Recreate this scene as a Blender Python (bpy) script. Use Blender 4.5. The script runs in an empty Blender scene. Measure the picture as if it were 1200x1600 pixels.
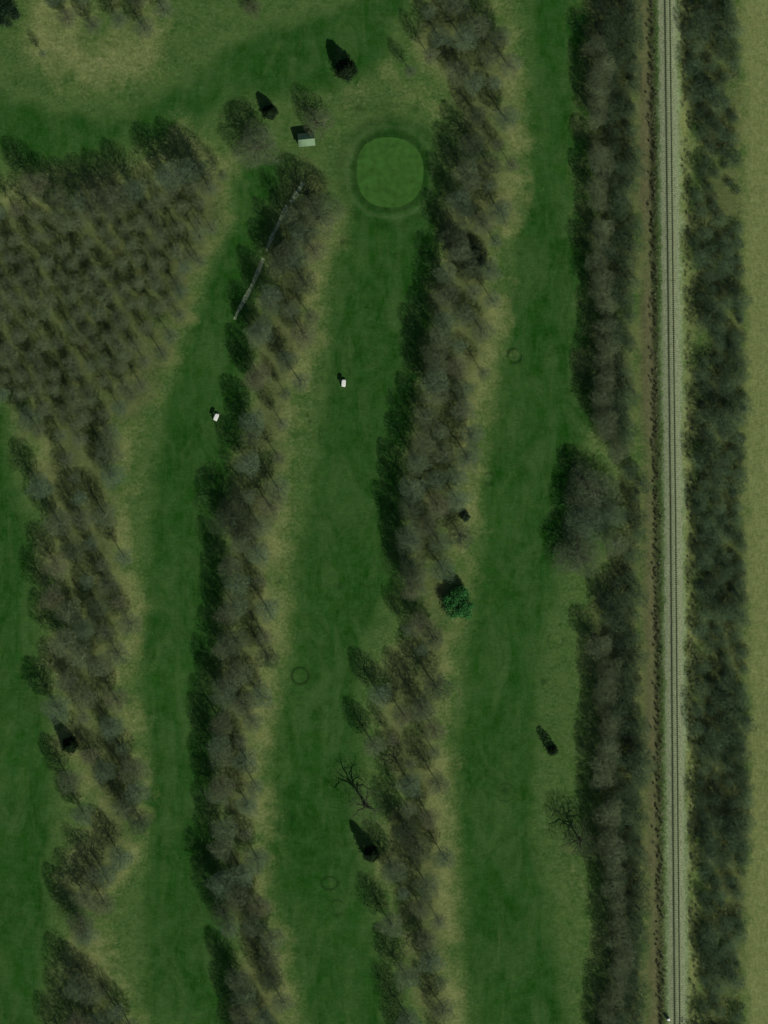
import bpy, math, random
import numpy as np
from math import radians, sin, cos, pi

sc = bpy.context.scene
C = sc.collection
S = 0.2                                   # metres per photo pixel
def W(px, py): return ((px-600)*S, (800-py)*S)

# ---------------------------------------------------------------- camera
CAM_H = 1500.0
cam = bpy.data.cameras.new('camera'); camo = bpy.data.objects.new('camera', cam); C.objects.link(camo)
camo.location = (0, 0, CAM_H); camo.rotation_euler = (0, 0, 0)
cam.sensor_width = 36; cam.sensor_fit = 'AUTO'; cam.lens = 36*CAM_H/320.0
cam.clip_start = 10; cam.clip_end = 20000
sc.camera = camo
# ---------------------------------------------------------------- sky, sun, exposure
SUN_EL = 36.0
SH = (-0.53, 0.848)                       # direction shadows fall (world xy)
w = bpy.data.worlds.new('World'); sc.world = w; w.use_nodes = True
nt = w.node_tree
sky = nt.nodes.new('ShaderNodeTexSky'); sky.sky_type = 'NISHITA'; sky.sun_disc = False
sky.sun_elevation = radians(SUN_EL)
az = math.atan2(-SH[0], -SH[1])           # clockwise from +Y
sky.sun_rotation = az
bg = nt.nodes['Background']; bg.inputs['Strength'].default_value = 0.05
nt.links.new(sky.outputs[0], bg.inputs[0])
sl = bpy.data.lights.new('sun', 'SUN'); so = bpy.data.objects.new('sun', sl); C.objects.link(so)
sl.energy = 3.6; sl.angle = radians(0.55); sl.color = (1.0, 0.965, 0.88)
so.rotation_euler = (radians(90-SUN_EL), 0, pi-az)
so.location = (80, -120, 200)
sc.view_settings.view_transform = 'Standard'; sc.view_settings.look = 'None'
sc.view_settings.exposure = 0.0; sc.view_settings.gamma = 1.0
sc.view_settings.use_curve_mapping = False

rng = np.random.default_rng(7)
random.seed(7)

# ---------------------------------------------------------------- small helpers
def N(t, typ, **kw):
    n = t.nodes.new(typ)
    for k, v in kw.items():
        if hasattr(n, k) and k not in ('inputs',): setattr(n, k, v)
    return n
def mat(name, col, rough=0.9, spec=0.15, var=0.0, scale=4.0, objvar=0.0, bump=0.0):
    m = bpy.data.materials.new(name); m.use_nodes = True
    t = m.node_tree; b = t.nodes['Principled BSDF']
    b.inputs['Roughness'].default_value = rough
    b.inputs['Specular IOR Level'].default_value = spec
    b.inputs['Base Color'].default_value = (*col, 1)
    tc = t.nodes.new('ShaderNodeTexCoord')
    hs = t.nodes.new('ShaderNodeHueSaturation'); hs.inputs['Color'].default_value = (*col, 1)
    t.links.new(hs.outputs[0], b.inputs['Base Color'])
    if var:
        n = t.nodes.new('ShaderNodeTexNoise'); n.inputs['Scale'].default_value = scale; n.inputs['Detail'].default_value = 5
        t.links.new(tc.outputs['Object'], n.inputs['Vector'])
        mr = t.nodes.new('ShaderNodeMapRange'); mr.inputs['From Min'].default_value = .3; mr.inputs['From Max'].default_value = .7
        mr.inputs['To Min'].default_value = 1-var; mr.inputs['To Max'].default_value = 1+var
        t.links.new(n.outputs['Fac'], mr.inputs['Value']); last = mr.outputs[0]
        if objvar:
            oi = t.nodes.new('ShaderNodeObjectInfo')
            m2 = t.nodes.new('ShaderNodeMapRange'); m2.inputs['To Min'].default_value = 1-objvar; m2.inputs['To Max'].default_value = 1+objvar
            t.links.new(oi.outputs['Random'], m2.inputs['Value'])
            mm = t.nodes.new('ShaderNodeMath'); mm.operation = 'MULTIPLY'
            t.links.new(last, mm.inputs[0]); t.links.new(m2.outputs[0], mm.inputs[1]); last = mm.outputs[0]
            m3 = t.nodes.new('ShaderNodeMapRange'); m3.inputs['To Min'].default_value = .495; m3.inputs['To Max'].default_value = .518
            sn = t.nodes.new('ShaderNodeMath'); sn.operation = 'FRACT'
            s7 = t.nodes.new('ShaderNodeMath'); s7.operation = 'MULTIPLY'; s7.inputs[1].default_value = 17.3
            t.links.new(oi.outputs['Random'], s7.inputs[0]); t.links.new(s7.outputs[0], sn.inputs[0])
            t.links.new(sn.outputs[0], m3.inputs['Value']); t.links.new(m3.outputs[0], hs.inputs['Hue'])
        t.links.new(last, hs.inputs['Value'])
        if bump:
            bp = t.nodes.new('ShaderNodeBump'); bp.inputs['Strength'].default_value = bump
            t.links.new(n.outputs['Fac'], bp.inputs['Height']); t.links.new(bp.outputs[0], b.inputs['Normal'])
    return m

def mesh_np(name, V, F, material, smooth=False):
    """V (n,3), F (m,k) equal-sided faces"""
    me = bpy.data.meshes.new(name); V = np.asarray(V, np.float32); F = np.asarray(F, np.int32)
    k = F.shape[1]
    me.vertices.add(len(V)); me.vertices.foreach_set('co', V.ravel())
    me.loops.add(F.size); me.loops.foreach_set('vertex_index', F.ravel())
    me.polygons.add(len(F)); me.polygons.foreach_set('loop_start', np.arange(0, F.size, k, dtype=np.int32))
    try: me.polygons.foreach_set('loop_total', np.full(len(F), k, np.int32))
    except Exception: pass
    if smooth: me.polygons.foreach_set('use_smooth', np.ones(len(F), bool))
    me.update(calc_edges=True); me.materials.append(material)
    return me
class MB:
    """collects quads"""
    def __init__(s): s.v = []; s.f = []; s.n = 0
    def add(s, V, F):
        V = np.asarray(V, float).reshape(-1, 3); F = np.asarray(F, int)
        s.v.append(V); s.f.append(F+s.n); s.n += len(V)
    def box(s, c, d, rz=0.0, taper=1.0):
        x, y, z = [q/2 for q in d]
        V = np.array([(-x,-y,-z),(x,-y,-z),(x,y,-z),(-x,y,-z),(-x*taper,-y*taper,z),(x*taper,-y*taper,z),(x*taper,y*taper,z),(-x*taper,y*taper,z)])
        cs, sn = cos(rz), sin(rz)
        V = np.c_[V[:,0]*cs-V[:,1]*sn, V[:,0]*sn+V[:,1]*cs, V[:,2]]+np.array(c)
        s.add(V, [(0,3,2,1),(4,5,6,7),(0,1,5,4),(1,2,6,5),(2,3,7,6),(3,0,4,7)])
    def cyl(s, a, b, ra, rb=None, n=10):
        rb = ra if rb is None else rb
        P = np.array([[a, b]], float); s.add(*tubes(P, np.array([[ra, rb]]), n))
        # caps as quads fans
        for c0, r, in ((a, ra), (b, rb)):
            pass
    def disc(s, a, ax, r, th, n=14):       # a closed disc (wheel) as quads
        a = np.array(a, float); ax = np.array(ax, float)
        P = np.array([[a-ax*th/2, a-ax*th/2, a+ax*th/2, a+ax*th/2]])
        s.add(*tubes(P, np.array([[0.001, r, r, 0.001]]), n, fixed=ax))
    def mesh(s, name, m, smooth=False): return mesh_np(name, np.concatenate(s.v), np.concatenate(s.f), m, smooth)
def tubes(P, R, sides, fixed=None):
    Nn, K, _ = P.shape
    d = np.gradient(P, axis=1) if K > 2 else np.repeat((P[:,1]-P[:,0])[:,None,:], 2, 1)
    if fixed is not None: d = np.broadcast_to(np.array(fixed, float), P.shape).copy()
    d = d/(np.linalg.norm(d, axis=2, keepdims=True)+1e-9)
    ref = np.where(np.abs(d[...,2:3]) > .9, np.array([1.,0,0]), np.array([0,0,1.]))
    ref = np.broadcast_to(ref[:,:1], d.shape)
    u = np.cross(d, ref); u /= (np.linalg.norm(u, axis=2, keepdims=True)+1e-9)
    v = np.cross(d, u)
    a = np.arange(sides)*2*pi/sides
    V = P[:,:,None,:]+R[:,:,None,None]*(np.cos(a)[None,None,:,None]*u[:,:,None,:]+np.sin(a)[None,None,:,None]*v[:,:,None,:])
    idx = np.arange(Nn*K*sides).reshape(Nn, K, sides); nx = np.roll(idx, -1, axis=2)
    F = np.stack([idx[:,:-1], nx[:,:-1], nx[:,1:], idx[:,1:]], -1).reshape(-1, 4)
    return V.reshape(-1, 3), F
def link(name, me, parent=None, loc=None, rz=0.0, sc_=None):
    o = bpy.data.objects.new(name, me); C.objects.link(o)
    if parent: o.parent = parent
    if loc is not None: o.location = loc
    if rz: o.rotation_euler = (0, 0, rz)
    if sc_ is not None: o.scale = sc_
    return o
def tag(o, label=None, cat=None, group=None, kind=None):
    if label: o['label'] = label
    if cat: o['category'] = cat
    if group: o['group'] = group
    if kind: o['kind'] = kind
    return o

# ---------------------------------------------------------------- terrain height
GREEN = W(609, 269)
TRK = [(-400,1038),(0,1042.5),(400,1047),(800,1051.5),(1200,1054.5),(1600,1058),(2000,1061.5)]
def trk_x(y):                              # track centre, world x for world y
    py = 800-np.asarray(y)/S
    return (np.interp(py, [a for a, b in TRK], [b for a, b in TRK])-600)*S
def hgt(x, y):
    x = np.asarray(x, float); y = np.asarray(y, float)
    h = .35*np.sin(x*.031+y*.017+1)+.25*np.sin(x*.013-y*.041+2)+.08*np.sin(x*.11+y*.07)+.06*np.sin(x*.07-y*.13+.5)
    r = np.hypot(x-GREEN[0], y-GREEN[1]); h = h+.45/(1+np.exp((r-14)/1.2))
    d = np.abs(x-trk_x(y)); k = 1/(1+np.exp((d-4.2)/.7))
    h = h*(1-k)+k*0.9
    dd = x-trk_x(y); h = h-.5*np.exp(-((dd+6.0)/1.2)**2)
    return h
def hz(x, y): return float(hgt(x, y))

# ---------------------------------------------------------------- regions of the ground (photo pixels)
def sdf(PX, PY, poly):
    """signed distance, positive inside, to a polygon given in pixels"""
    poly = np.array(poly, float); A = poly; B = np.roll(poly, -1, 0)
    D = np.full(PX.shape, 1e9); ins = np.zeros(PX.shape, bool)
    for (x0, y0), (x1, y1) in zip(A, B):
        ex, ey = x1-x0, y1-y0; L = ex*ex+ey*ey+1e-9
        t = np.clip(((PX-x0)*ex+(PY-y0)*ey)/L, 0, 1)
        D = np.minimum(D, (PX-x0-t*ex)**2+(PY-y0-t*ey)**2)
        c = ((y0 > PY) != (y1 > PY))
        with np.errstate(divide='ignore', invalid='ignore'):
            xi = x0+(PY-y0)*ex/(ey if abs(ey) > 1e-9 else 1e-9)
        ins ^= c & (PX < xi)
    D = np.sqrt(D); return np.where(ins, D, -D)
def belt(L, R, dl=0, dr=0):
    return [(x+dl, y) for x, y in L]+[(x+dr, y) for x, y in reversed(R)]
# outlines as seen in the photo: left (shadow) edge and right (crown) edge of each belt
A_OUT = [(-60,250),(0,225),(60,250),(110,250),(150,232),(195,212),(240,195),(280,205),(330,232),(352,290),(350,335),(322,400),(292,470),(265,550),(240,620),(205,645),(150,700),(60,700),(0,590),(-60,540)]
A_BASE = [(-70,330),(30,318),(110,318),(170,300),(250,280),(300,272),(345,285),(348,330),(318,402),(290,470),(262,550),(238,618),(205,650),(130,700),(50,690),(20,640),(-70,560)]
A2_L = [(0,590),(12,650),(30,730),(42,800),(42,860),(52,930),(50,990),(45,1040),(70,1100),(68,1160),(100,1225),(128,1265),(95,1300),(75,1365),(95,1430),(75,1470),(65,1540),(55,1640),(50,1760)]
A2_R = [(215,600),(195,660),(200,700),(188,760),(190,830),(200,900),(215,950),(198,1000),(185,1080),(200,1130),(215,1200),(225,1270),(205,1345),(160,1400),(150,1470),(160,1510),(205,1590),(230,1640),(250,1760)]
B_L = [(425,245),(395,320),(372,400),(358,500),(354,600),(343,690),(318,745),(312,820),(318,900),(302,1000),(297,1080),(296,1150),(308,1210),(298,1300),(308,1400),(330,1450),(335,1510),(335,1600),(335,1760)]
B_R = [(515,270),(528,330),(502,400),(490,480),(480,560),(460,640),(450,720),(443,800),(425,860),(430,940),(430,1010),(410,1080),(405,1140),(400,1190),(405,1260),(402,1330),(402,1400),(425,1460),(442,1540),(455,1600),(480,1760)]
C_L = [(600,-120),(615,0),(610,60),(660,130),(683,190),(672,240),(665,300),(655,370),(645,430),(630,490),(630,560),(612,615),(595,700),(588,770),(598,850),(600,910),(625,960),(560,1020),(545,1095),(560,1180),(590,1250),(548,1290),(562,1370),(587,1430),(585,1510),(605,1560),(640,1620),(660,1760)]
C_R = [(720,-120),(750,0),(790,60),(805,130),(800,200),(808,280),(815,330),(795,365),(765,400),(775,470),(770,540),(755,610),(745,660),(735,720),(725,770),(735,800),(722,850),(725,900),(712,950),(700,1000),(705,1060),(690,1120),(688,1200),(685,1280),(700,1350),(700,1420),(700,1500),(705,1600),(730,1760)]
D_L = [(893,-120),(893,0),(893,150),(920,172),(895,190),(898,260),(900,330),(905,400),(905,480),(897,550),(912,640),(925,690),(960,760),(950,850),(925,900),(897,950),(907,1000),(912,1080),(905,1150),(906,1240),(918,1330),(926,1420),(918,1500),(912,1600),(915,1760)]
D_R = [(1003,-120),(1003,0),(995,200),(1000,300),(992,500),(985,700),(1000,800),(1000,900),(1008,1100),(1010,1250),(1006,1400),(1004,1500),(1006,1600),(1010,1760)]
E_L = [(1060,-120),(1062,0),(1062,80),(1072,180),(1092,230),(1065,330),(1078,420),(1088,520),(1078,640),(1077,780),(1077,950),(1072,1100),(1072,1200),(1086,1300),(1086,1400),(1080,1500),(1088,1600),(1088,1760)]
E_R = [(1150,-120),(1152,0),(1166,120),(1158,260),(1165,400),(1170,500),(1170,700),(1168,900),(1174,1100),(1180,1250),(1165,1400),(1165,1600),(1168,1760)]
FAIRWAYS = [
 [(-400,600),(-20,600),(2,640),(20,740),(50,850),(60,1000),(70,1100),(85,1250),(75,1450),(60,1600),(50,1800),(-400,1800)],
 [(385,255),(368,290),(362,335),(333,400),(308,480),(282,560),(262,630),(246,720),(236,800),(226,900),(220,1000),(224,1100),(232,1200),(234,1300),(222,1400),(226,1500),(235,1600),(240,1800),(380,1800),(372,1600),(360,1480),(345,1350),(338,1200),(335,1050),(345,900),(350,760),(385,640),(392,520),(402,400),(440,300),(430,250)],
 [(560,215),(610,190),(665,200),(690,290),(690,400),(680,470),(672,560),(640,660),(632,800),(635,890),(590,960),(565,1020),(560,1100),(565,1200),(550,1290),(575,1390),(588,1500),(610,1600),(640,1800),(500,1800),(478,1600),(455,1500),(432,1420),(425,1360),(422,1280),(428,1200),(438,1120),(452,1040),(458,960),(466,880),(482,800),(490,720),(505,640),(512,560),(517,480),(525,400),(545,340),(550,260)],
 [(838,-150),(832,0),(824,100),(818,200),(824,300),(802,400),(790,500),(778,600),(764,700),(752,800),(746,900),(728,1000),(716,1100),(710,1200),(716,1300),(722,1400),(728,1500),(738,1600),(760,1800),(905,1800),(885,1600),(868,1480),(850,1380),(830,1300),(832,1200),(842,1100),(852,1000),(864,900),(905,860),(900,700),(945,640),(940,300),(935,-150)],
 [(-400,150),(0,150),(90,178),(200,185),(290,130),(370,70),(450,40),(560,0),(600,-60),(900,-100),(860,-20),(700,0),(610,30),(595,90),(545,140),(480,140),(400,150),(330,175),(290,215),(200,225),(150,245),(60,256),(0,240),(-400,240)],
]
TANS = [
 belt(A2_L[1:], A2_R[1:], 25, 12), [(x+4, y) for x, y in A_OUT[7:]]+[(-60,300),(60,290),(200,250)],
 belt(B_L[1:], B_R[1:], 50, 13), belt(C_L, C_R, 42, 13), belt(D_L, D_R, 14, 12), belt(E_L, E_R, 0, 12),
 [(30,30),(45,90),(90,135),(160,138),(240,105),(262,40),(240,-60),(20,-60)],
 [(330,230),(380,240),(372,275),(350,330),(330,300)], [(608,110),(660,140),(700,160),(690,190),(630,160)], [(520,110),(560,140),(540,150),(515,130)],
 [(875,1310),(905,1320),(915,1400),(900,1390),(880,1350)],
]
FIELD = [(1160,-400),(1158,0),(1166,200),(1168,800),(1174,1100),(1166,1600),(1168,2000),(2200,2000),(2200,-400)]
RINGS = [(469,1056,13,1.0),(515,1380,13,.8),(526,1418,12,.6),(804,556,11,1.6),(601,412,20,.35),(765,748,9,.7),(499,594,5,.5),(790,1238,14,.5),(868,1000,12,.45),(165,104,11,-.5)]
SPOTS = [(452,1270,3),(456,1278,3),(435,1297,3),(535,378,6),(480,650,3),(484,658,3),(546,582,3),(236,720,2.5),(788,1235,7),(530,917,5),(436,908,3),(850,1065,5),(440,888,3),(228,1477,3),(810,395,3),(848,1155,3)]  # dark dots on the turf, some of them shadow marks painted into the colour

# ---------------------------------------------------------------- ground sheet
def axis(lo, hi, st, far):
    a = list(np.arange(lo, hi+st/2, st)); g = st; x = a[-1]; y = a[0]; up = []; dn = []
    while x < far: g *= 1.25; x += g; up.append(x)
    g = st
    while y > -far: g *= 1.25; y -= g; dn.append(y)
    return np.array(dn[::-1]+a+up)
gx = axis(-136, 136, .42, 6000); gy = axis(-180, 180, .42, 6000)
X, Y = np.meshgrid(gx, gy); PX = X/S+600; PY = 800-Y/S
def vnoise(X, Y, sc_, seed):
    r = np.random.default_rng(seed); T = r.random((256, 256))
    x = X/sc_; y = Y/sc_; xi = np.floor(x).astype(int); yi = np.floor(y).astype(int); fx = x-xi; fy = y-yi
    fx = fx*fx*(3-2*fx); fy = fy*fy*(3-2*fy)
    g = lambda a, b: T[a % 256, b % 256]
    return (g(xi,yi)*(1-fx)+g(xi+1,yi)*fx)*(1-fy)+(g(xi,yi+1)*(1-fx)+g(xi+1,yi+1)*fx)*fy
wob = (vnoise(X, Y, 6, 1)-.5)*14+(vnoise(X, Y, 2, 2)-.5)*7
def soft(s, wdt): return 1/(1+np.exp(-np.clip((s)/wdt, -30, 30)))
fw = np.zeros(X.shape)
for p in FAIRWAYS: fw = np.maximum(fw, soft(sdf(PX, PY, p)+wob*1.0, 7.5))
patch = .55*vnoise(X, Y, 9, 21)+.45*vnoise(X, Y, 3.5, 22)
tn = np.zeros(X.shape)
for i, p in enumerate(TANS): tn = np.maximum(tn, soft(sdf(PX, PY, p)+wob*2.0, 11)*(1 if i < 4 else .8))
tn *= np.clip(-.12+1.7*patch, 0, .95)
fd = soft(sdf(PX, PY, FIELD)+wob*.8, 4)
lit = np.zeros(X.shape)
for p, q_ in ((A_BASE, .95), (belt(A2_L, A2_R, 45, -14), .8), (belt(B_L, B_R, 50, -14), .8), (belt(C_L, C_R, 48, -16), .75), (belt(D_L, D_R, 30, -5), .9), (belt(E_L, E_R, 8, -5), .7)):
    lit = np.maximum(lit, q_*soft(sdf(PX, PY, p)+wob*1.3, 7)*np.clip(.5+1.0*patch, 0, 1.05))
dt = (X-trk_x(Y))/S
tn = np.maximum(tn, .85*soft(16-np.abs(dt-24)+wob*.8, 4)*np.clip(.3+patch, 0, 1))
bal = soft(15.5-np.abs(dt-1.5)+wob*.5, 3.0)                       # ballast shoulder zone
brn = np.exp(-((dt+34)/15.0)**2)*(.55+.6*vnoise(X, Y, 9, 5))      # brown scrubby strip west of the track
rg = np.zeros(X.shape)
for cx, cy, r, s_ in RINGS:
    d = np.hypot(PX-cx, (PY-cy)*(1 if cx != 515 else 1.35)); ang = np.arctan2(PY-cy, PX-cx)
    br = .55+.45*np.sin(ang*2+cx)
    rg += 1.5*s_*np.exp(-((d-r)/ (1.7 if r < 40 else 7))**2)*(br if r not in (13,) else .85)
for cx, cy, r in SPOTS: rg += np.exp(-(((PX-cx)**2+(PY-cy)**2)/r**2))*.8
ga = np.arctan2(-(PY-269), PX-609); gr = np.hypot(PX-609, PY-269)-(np.abs(np.cos(ga)/51.5)**2.35+np.abs(np.sin(ga)/55.5)**2.35)**(-1/2.35)
rg += .55*np.exp(-((gr-4)/5.0)**2)-.38*np.exp(-((gr-15)/4.0)**2)+.35*np.exp(-((gr-26)/8)**2)*(.4+.6*vnoise(X, Y, 3, 8))
rg = rg + .6*np.exp(-(((PX-580)/45)**2+((PY-165)/16)**2))*vnoise(X, Y, 1.2, 9)
Zg = hgt(X, Y)
far = np.hypot(X, Y) > 400; Zg = np.where(far, 0, Zg)
V = np.stack([X, Y, Zg], -1).reshape(-1, 3)
ny, nx_ = X.shape; ii = np.arange(ny*nx_).reshape(ny, nx_)
F = np.stack([ii[:-1,:-1], ii[:-1,1:], ii[1:,1:], ii[1:,:-1]], -1).reshape(-1, 4)

gm = bpy.data.materials.new('turf'); gm.use_nodes = True; t = gm.node_tree
b = t.nodes['Principled BSDF']; b.inputs['Roughness'].default_value = .95; b.inputs['Specular IOR Level'].default_value = 0
tc = t.nodes.new('ShaderNodeTexCoord')
def attr(n):
    a = t.nodes.new('ShaderNodeAttribute'); a.attribute_name = n; s = t.nodes.new('ShaderNodeSeparateColor')
    t.links.new(a.outputs['Color'], s.inputs[0]); return s.outputs
c1 = attr('cover'); c2 = attr('cover_b')
def noise(scale, detail=6, rough=.6, vec=None, stretch=None, rot=0, dist=0):
    n = t.nodes.new('ShaderNodeTexNoise'); n.inputs['Scale'].default_value = scale; n.inputs['Detail'].default_value = detail
    n.inputs['Roughness'].default_value = rough; n.inputs['Distortion'].default_value = dist
    mp = t.nodes.new('ShaderNodeMapping'); t.links.new(tc.outputs['Object'], mp.inputs[0])
    if stretch: mp.inputs['Scale'].default_value = stretch
    mp.inputs['Rotation'].default_value = (0, 0, rot)
    t.links.new(mp.outputs[0], n.inputs['Vector']); return n.outputs['Fac']
def mrange(f, a, b_, lo=0, hi=1):
    m = t.nodes.new('ShaderNodeMapRange'); m.inputs[1].default_value = a; m.inputs[2].default_value = b_
    m.inputs[3].default_value = lo; m.inputs[4].default_value = hi; t.links.new(f, m.inputs[0]); return m.outputs[0]
def mixc(f, a, b_):
    m = t.nodes.new('ShaderNodeMix'); m.data_type = 'RGBA'
    if isinstance(f, float): m.inputs[0].default_value = f
    else: t.links.new(f, m.inputs[0])
    for k, v in ((6, a), (7, b_)):
        if isinstance(v, tuple): m.inputs[k].default_value = (*v, 1)
        else: t.links.new(v, m.inputs[k])
    return m.outputs[2]
def math_(op, a, b_=None):
    m = t.nodes.new('ShaderNodeMath'); m.operation = op
    for k, v in ((0, a), (1, b_)):
        if v is None: continue
        if isinstance(v, (int, float)): m.inputs[k].default_value = v
        else: t.links.new(v, m.inputs[k])
    return m.outputs[0]
big = noise(.045, 5); mid = noise(.22, 6, .65); fine = noise(1.1, 6, .7); grain = noise(3.2, 5, .75)
streak = noise(.9, 5, .65, stretch=(1.0, .22, 1), rot=radians(-11), dist=1.2); stk2 = noise(.75, 5, .7, stretch=(.45, 1.0, 1), rot=radians(38), dist=1.5)
mot = mrange(math_('ADD', math_('MULTIPLY', mid, .6), math_('MULTIPLY', streak, .4)), .40, .60)
FAIR = mixc(mrange(big, .4, .6), (.0090, .053, .0040), (.0185, .075, .0085))
FAIR = mixc(math_('MULTIPLY', mot, .95), FAIR, (.030, .090, .019))
FAIR = mixc(mrange(noise(.11, 6, .7, stretch=(1.2, .5, 1), rot=radians(-14), dist=.8), .44, .66, 0, .80), FAIR, (.052, .110, .028))
ROUGH = mixc(mrange(mid, .35, .65), (.032, .088, .015), (.068, .126, .030))
ROUGH = mixc(mrange(fine, .4, .7), ROUGH, (.088, .146, .046))
TAN = mixc(mrange(mid, .32, .66), (.098, .140, .036), (.190, .220, .068))
TAN = mixc(mrange(fine, .35, .72), TAN, (.225, .252, .105))
BRN = mixc(mrange(fine, .35, .7), (.080, .088, .040), (.135, .135, .062))
FLD = mixc(mrange(noise(1.1, 6, .75, stretch=(1, .5, 1)), .35, .65), (.120, .165, .052), (.205, .235, .085))
GRV = mixc(mrange(fine, .3, .7), (.150, .215, .095), (.27, .34, .175))
def edge(m_, amp=.5):                    # ragged edge
    return mrange(math_('ADD', m_, math_('MULTIPLY', math_('SUBTRACT', fine, .5), amp)), .12, .88)
col = mixc(edge(c1[0]), ROUGH, FAIR)
col = mixc(edge(c1[1], .8), col, TAN)
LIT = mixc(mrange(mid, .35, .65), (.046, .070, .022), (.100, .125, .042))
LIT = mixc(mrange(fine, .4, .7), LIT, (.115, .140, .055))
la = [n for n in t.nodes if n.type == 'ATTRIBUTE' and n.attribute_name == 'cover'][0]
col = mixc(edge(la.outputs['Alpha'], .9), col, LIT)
col = mixc(edge(c2[0], .8), col, BRN)
col = mixc(edge(c1[2]), col, FLD)
col = mixc(edge(c2[1], .9), col, GRV)
# dark grass rings, thin spots and painted shadow marks; 0.5 is neutral
col = mixc(mrange(c2[2], .5, 1, 0, .75), col, (.009, .028, .007))
col = mixc(mrange(c2[2], .5, 0, 0, .5), col, (.12, .17, .08))
gv = t.nodes.new('ShaderNodeHueSaturation'); t.links.new(col, gv.inputs['Color'])
t.links.new(mrange(math_('ADD', math_('MULTIPLY', grain, .5), math_('MULTIPLY', stk2, .5)), .32, .68, .62, 1.38), gv.inputs['Value'])
t.links.new(gv.outputs[0], b.inputs['Base Color'])
bp = t.nodes.new('ShaderNodeBump'); bp.inputs['Strength'].default_value = .5; bp.inputs['Distance'].default_value = .25
t.links.new(math_('ADD', math_('MULTIPLY', fine, .7), math_('MULTIPLY', grain, .3)), bp.inputs['Height']); t.links.new(bp.outputs[0], b.inputs['Normal'])
gme = mesh_np('ground', V, F, gm, True)
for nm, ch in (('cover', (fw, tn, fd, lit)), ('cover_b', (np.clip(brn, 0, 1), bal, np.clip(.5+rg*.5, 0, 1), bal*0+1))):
    a = gme.attributes.new(nm, 'FLOAT_COLOR', 'POINT')
    a.data.foreach_set('color', np.stack([c.ravel() for c in ch], -1).astype(np.float32).ravel())
tag(link('ground', gme), kind='structure')

# ---------------------------------------------------------------- putting green
gmat = mat('putting turf', (.042, .116, .021), .95, 0, .22, .5)
rad = np.linspace(0, 1, 26); th = np.linspace(0, 2*pi, 121)[:-1]
def blob(th, hw, hh, n=2.5):
    r = (np.abs(np.cos(th)/hw)**n+np.abs(np.sin(th)/hh)**n)**(-1/n)
    return r*(1+.012*np.sin(3*th+1)+.015*np.sin(2*th+2))
R0 = blob(th, 10.3, 11.1, 2.35)
def disc_sheet(name, r_in, r_out, dz, m):
    rr = np.linspace(0, 1, 22)[:,None]; Rr = r_in[None]+(r_out-r_in)[None]*rr
    x = GREEN[0]+Rr*np.cos(th); y = GREEN[1]+Rr*np.sin(th)
    Vv = np.stack([x, y, hgt(x, y)+dz], -1).reshape(-1, 3); k = len(th)
    i_ = np.arange(22*k).reshape(22, k); n_ = np.roll(i_, -1, 1)
    Ff = np.stack([i_[:-1], i_[1:], n_[1:], n_[:-1]], -1).reshape(-1, 4)
    return link(name, mesh_np(name, Vv, Ff, m, True))
if 0: tag(disc_sheet('green_collar', R0+.0, R0+1.5, .05, mat('collar turf', (.019, .078, .006), .95, 0, .25, .9)), kind='structure')
tag(disc_sheet('putting_green', R0*0+.01, R0+.02, .07, gmat), kind='structure')
if 0: tag(disc_sheet('green_fringe', R0-.02, R0+.25, .075, mat('fringe turf', (.032, .112, .014), .95, 0, .2, 1.5)), kind='structure')

# ---------------------------------------------------------------- railway
def strip(name, x0, x1, dz, m, y0=-400, y1=400, st=1.0, jag=0, kind='structure', nxs=2):
    ys = np.arange(y0, y1+.1, st); cols = np.linspace(0, 1, nxs)
    cx = trk_x(ys)
    Lx = cx+x0+(rng.random(len(ys))-.5)*jag; Rx = cx+x1+(rng.random(len(ys))-.5)*jag
    xx = Lx[:,None]+(Rx-Lx)[:,None]*cols; yy = np.repeat(ys[:,None], nxs, 1)
    zz = np.full(xx.shape, 0.9)+dz
    Vv = np.stack([xx, yy, zz], -1).reshape(-1, 3); i_ = np.arange(Vv.shape[0]).reshape(len(ys), nxs)
    Ff = np.stack([i_[:-1,:-1], i_[:-1,1:], i_[1:,1:], i_[1:,:-1]], -1).reshape(-1, 4)
    return tag(link(name, mesh_np(name, Vv, Ff, m)), kind=kind)
bm_ = mat('ballast stone', (.225, .265, .145), .95, .1, .40, 2.2, bump=.6)
# ballast bed as a low trapezoid
ys = np.arange(-400, 400.1, 1.0); cx = trk_x(ys)
prof = [(-2.7,-.10),(-1.75,.16),(1.75,.16),(2.7,-.10)]
Vv = np.concatenate([np.stack([cx+a+(rng.random(len(ys))-.5)*.9*(abs(a) > 2), ys, np.full(len(ys), .9+z_)], -1)[:,None] for a, z_ in prof], 1)
i_ = np.arange(len(ys)*4).reshape(len(ys), 4)
tag(link('railway_ballast', mesh_np('railway_ballast', Vv.reshape(-1, 3), np.stack([i_[:-1,:-1], i_[:-1,1:], i_[1:,1:], i_[1:,:-1]], -1).reshape(-1, 4), bm_)), kind='structure')
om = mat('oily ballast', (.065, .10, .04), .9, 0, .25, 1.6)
tr = bpy.data.objects.new('railway_track', None); C.objects.link(tr); tr.location = (float(trk_x(0)), 0, 1.06)
tag(tr, 'straight single railway track running down the right side on pale ballast', 'railway track')
def local(me): 
    co = np.empty(len(me.vertices)*3, np.float32); me.vertices.foreach_get('co', co); co = co.reshape(-1, 3)-np.array(tr.location, np.float32)
    me.vertices.foreach_set('co', co.ravel()); me.update(); return me
sl_m = mat('weathered sleeper wood', (.235, .270, .150), .9, .1, .35, 3)
mb = MB()
for y in np.arange(-230, 230, .62):
    mb.box((float(trk_x(y))+rng.normal(0, .02), y, 1.0), (2.6, .24, .165), rng.normal(0, .01))
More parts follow.
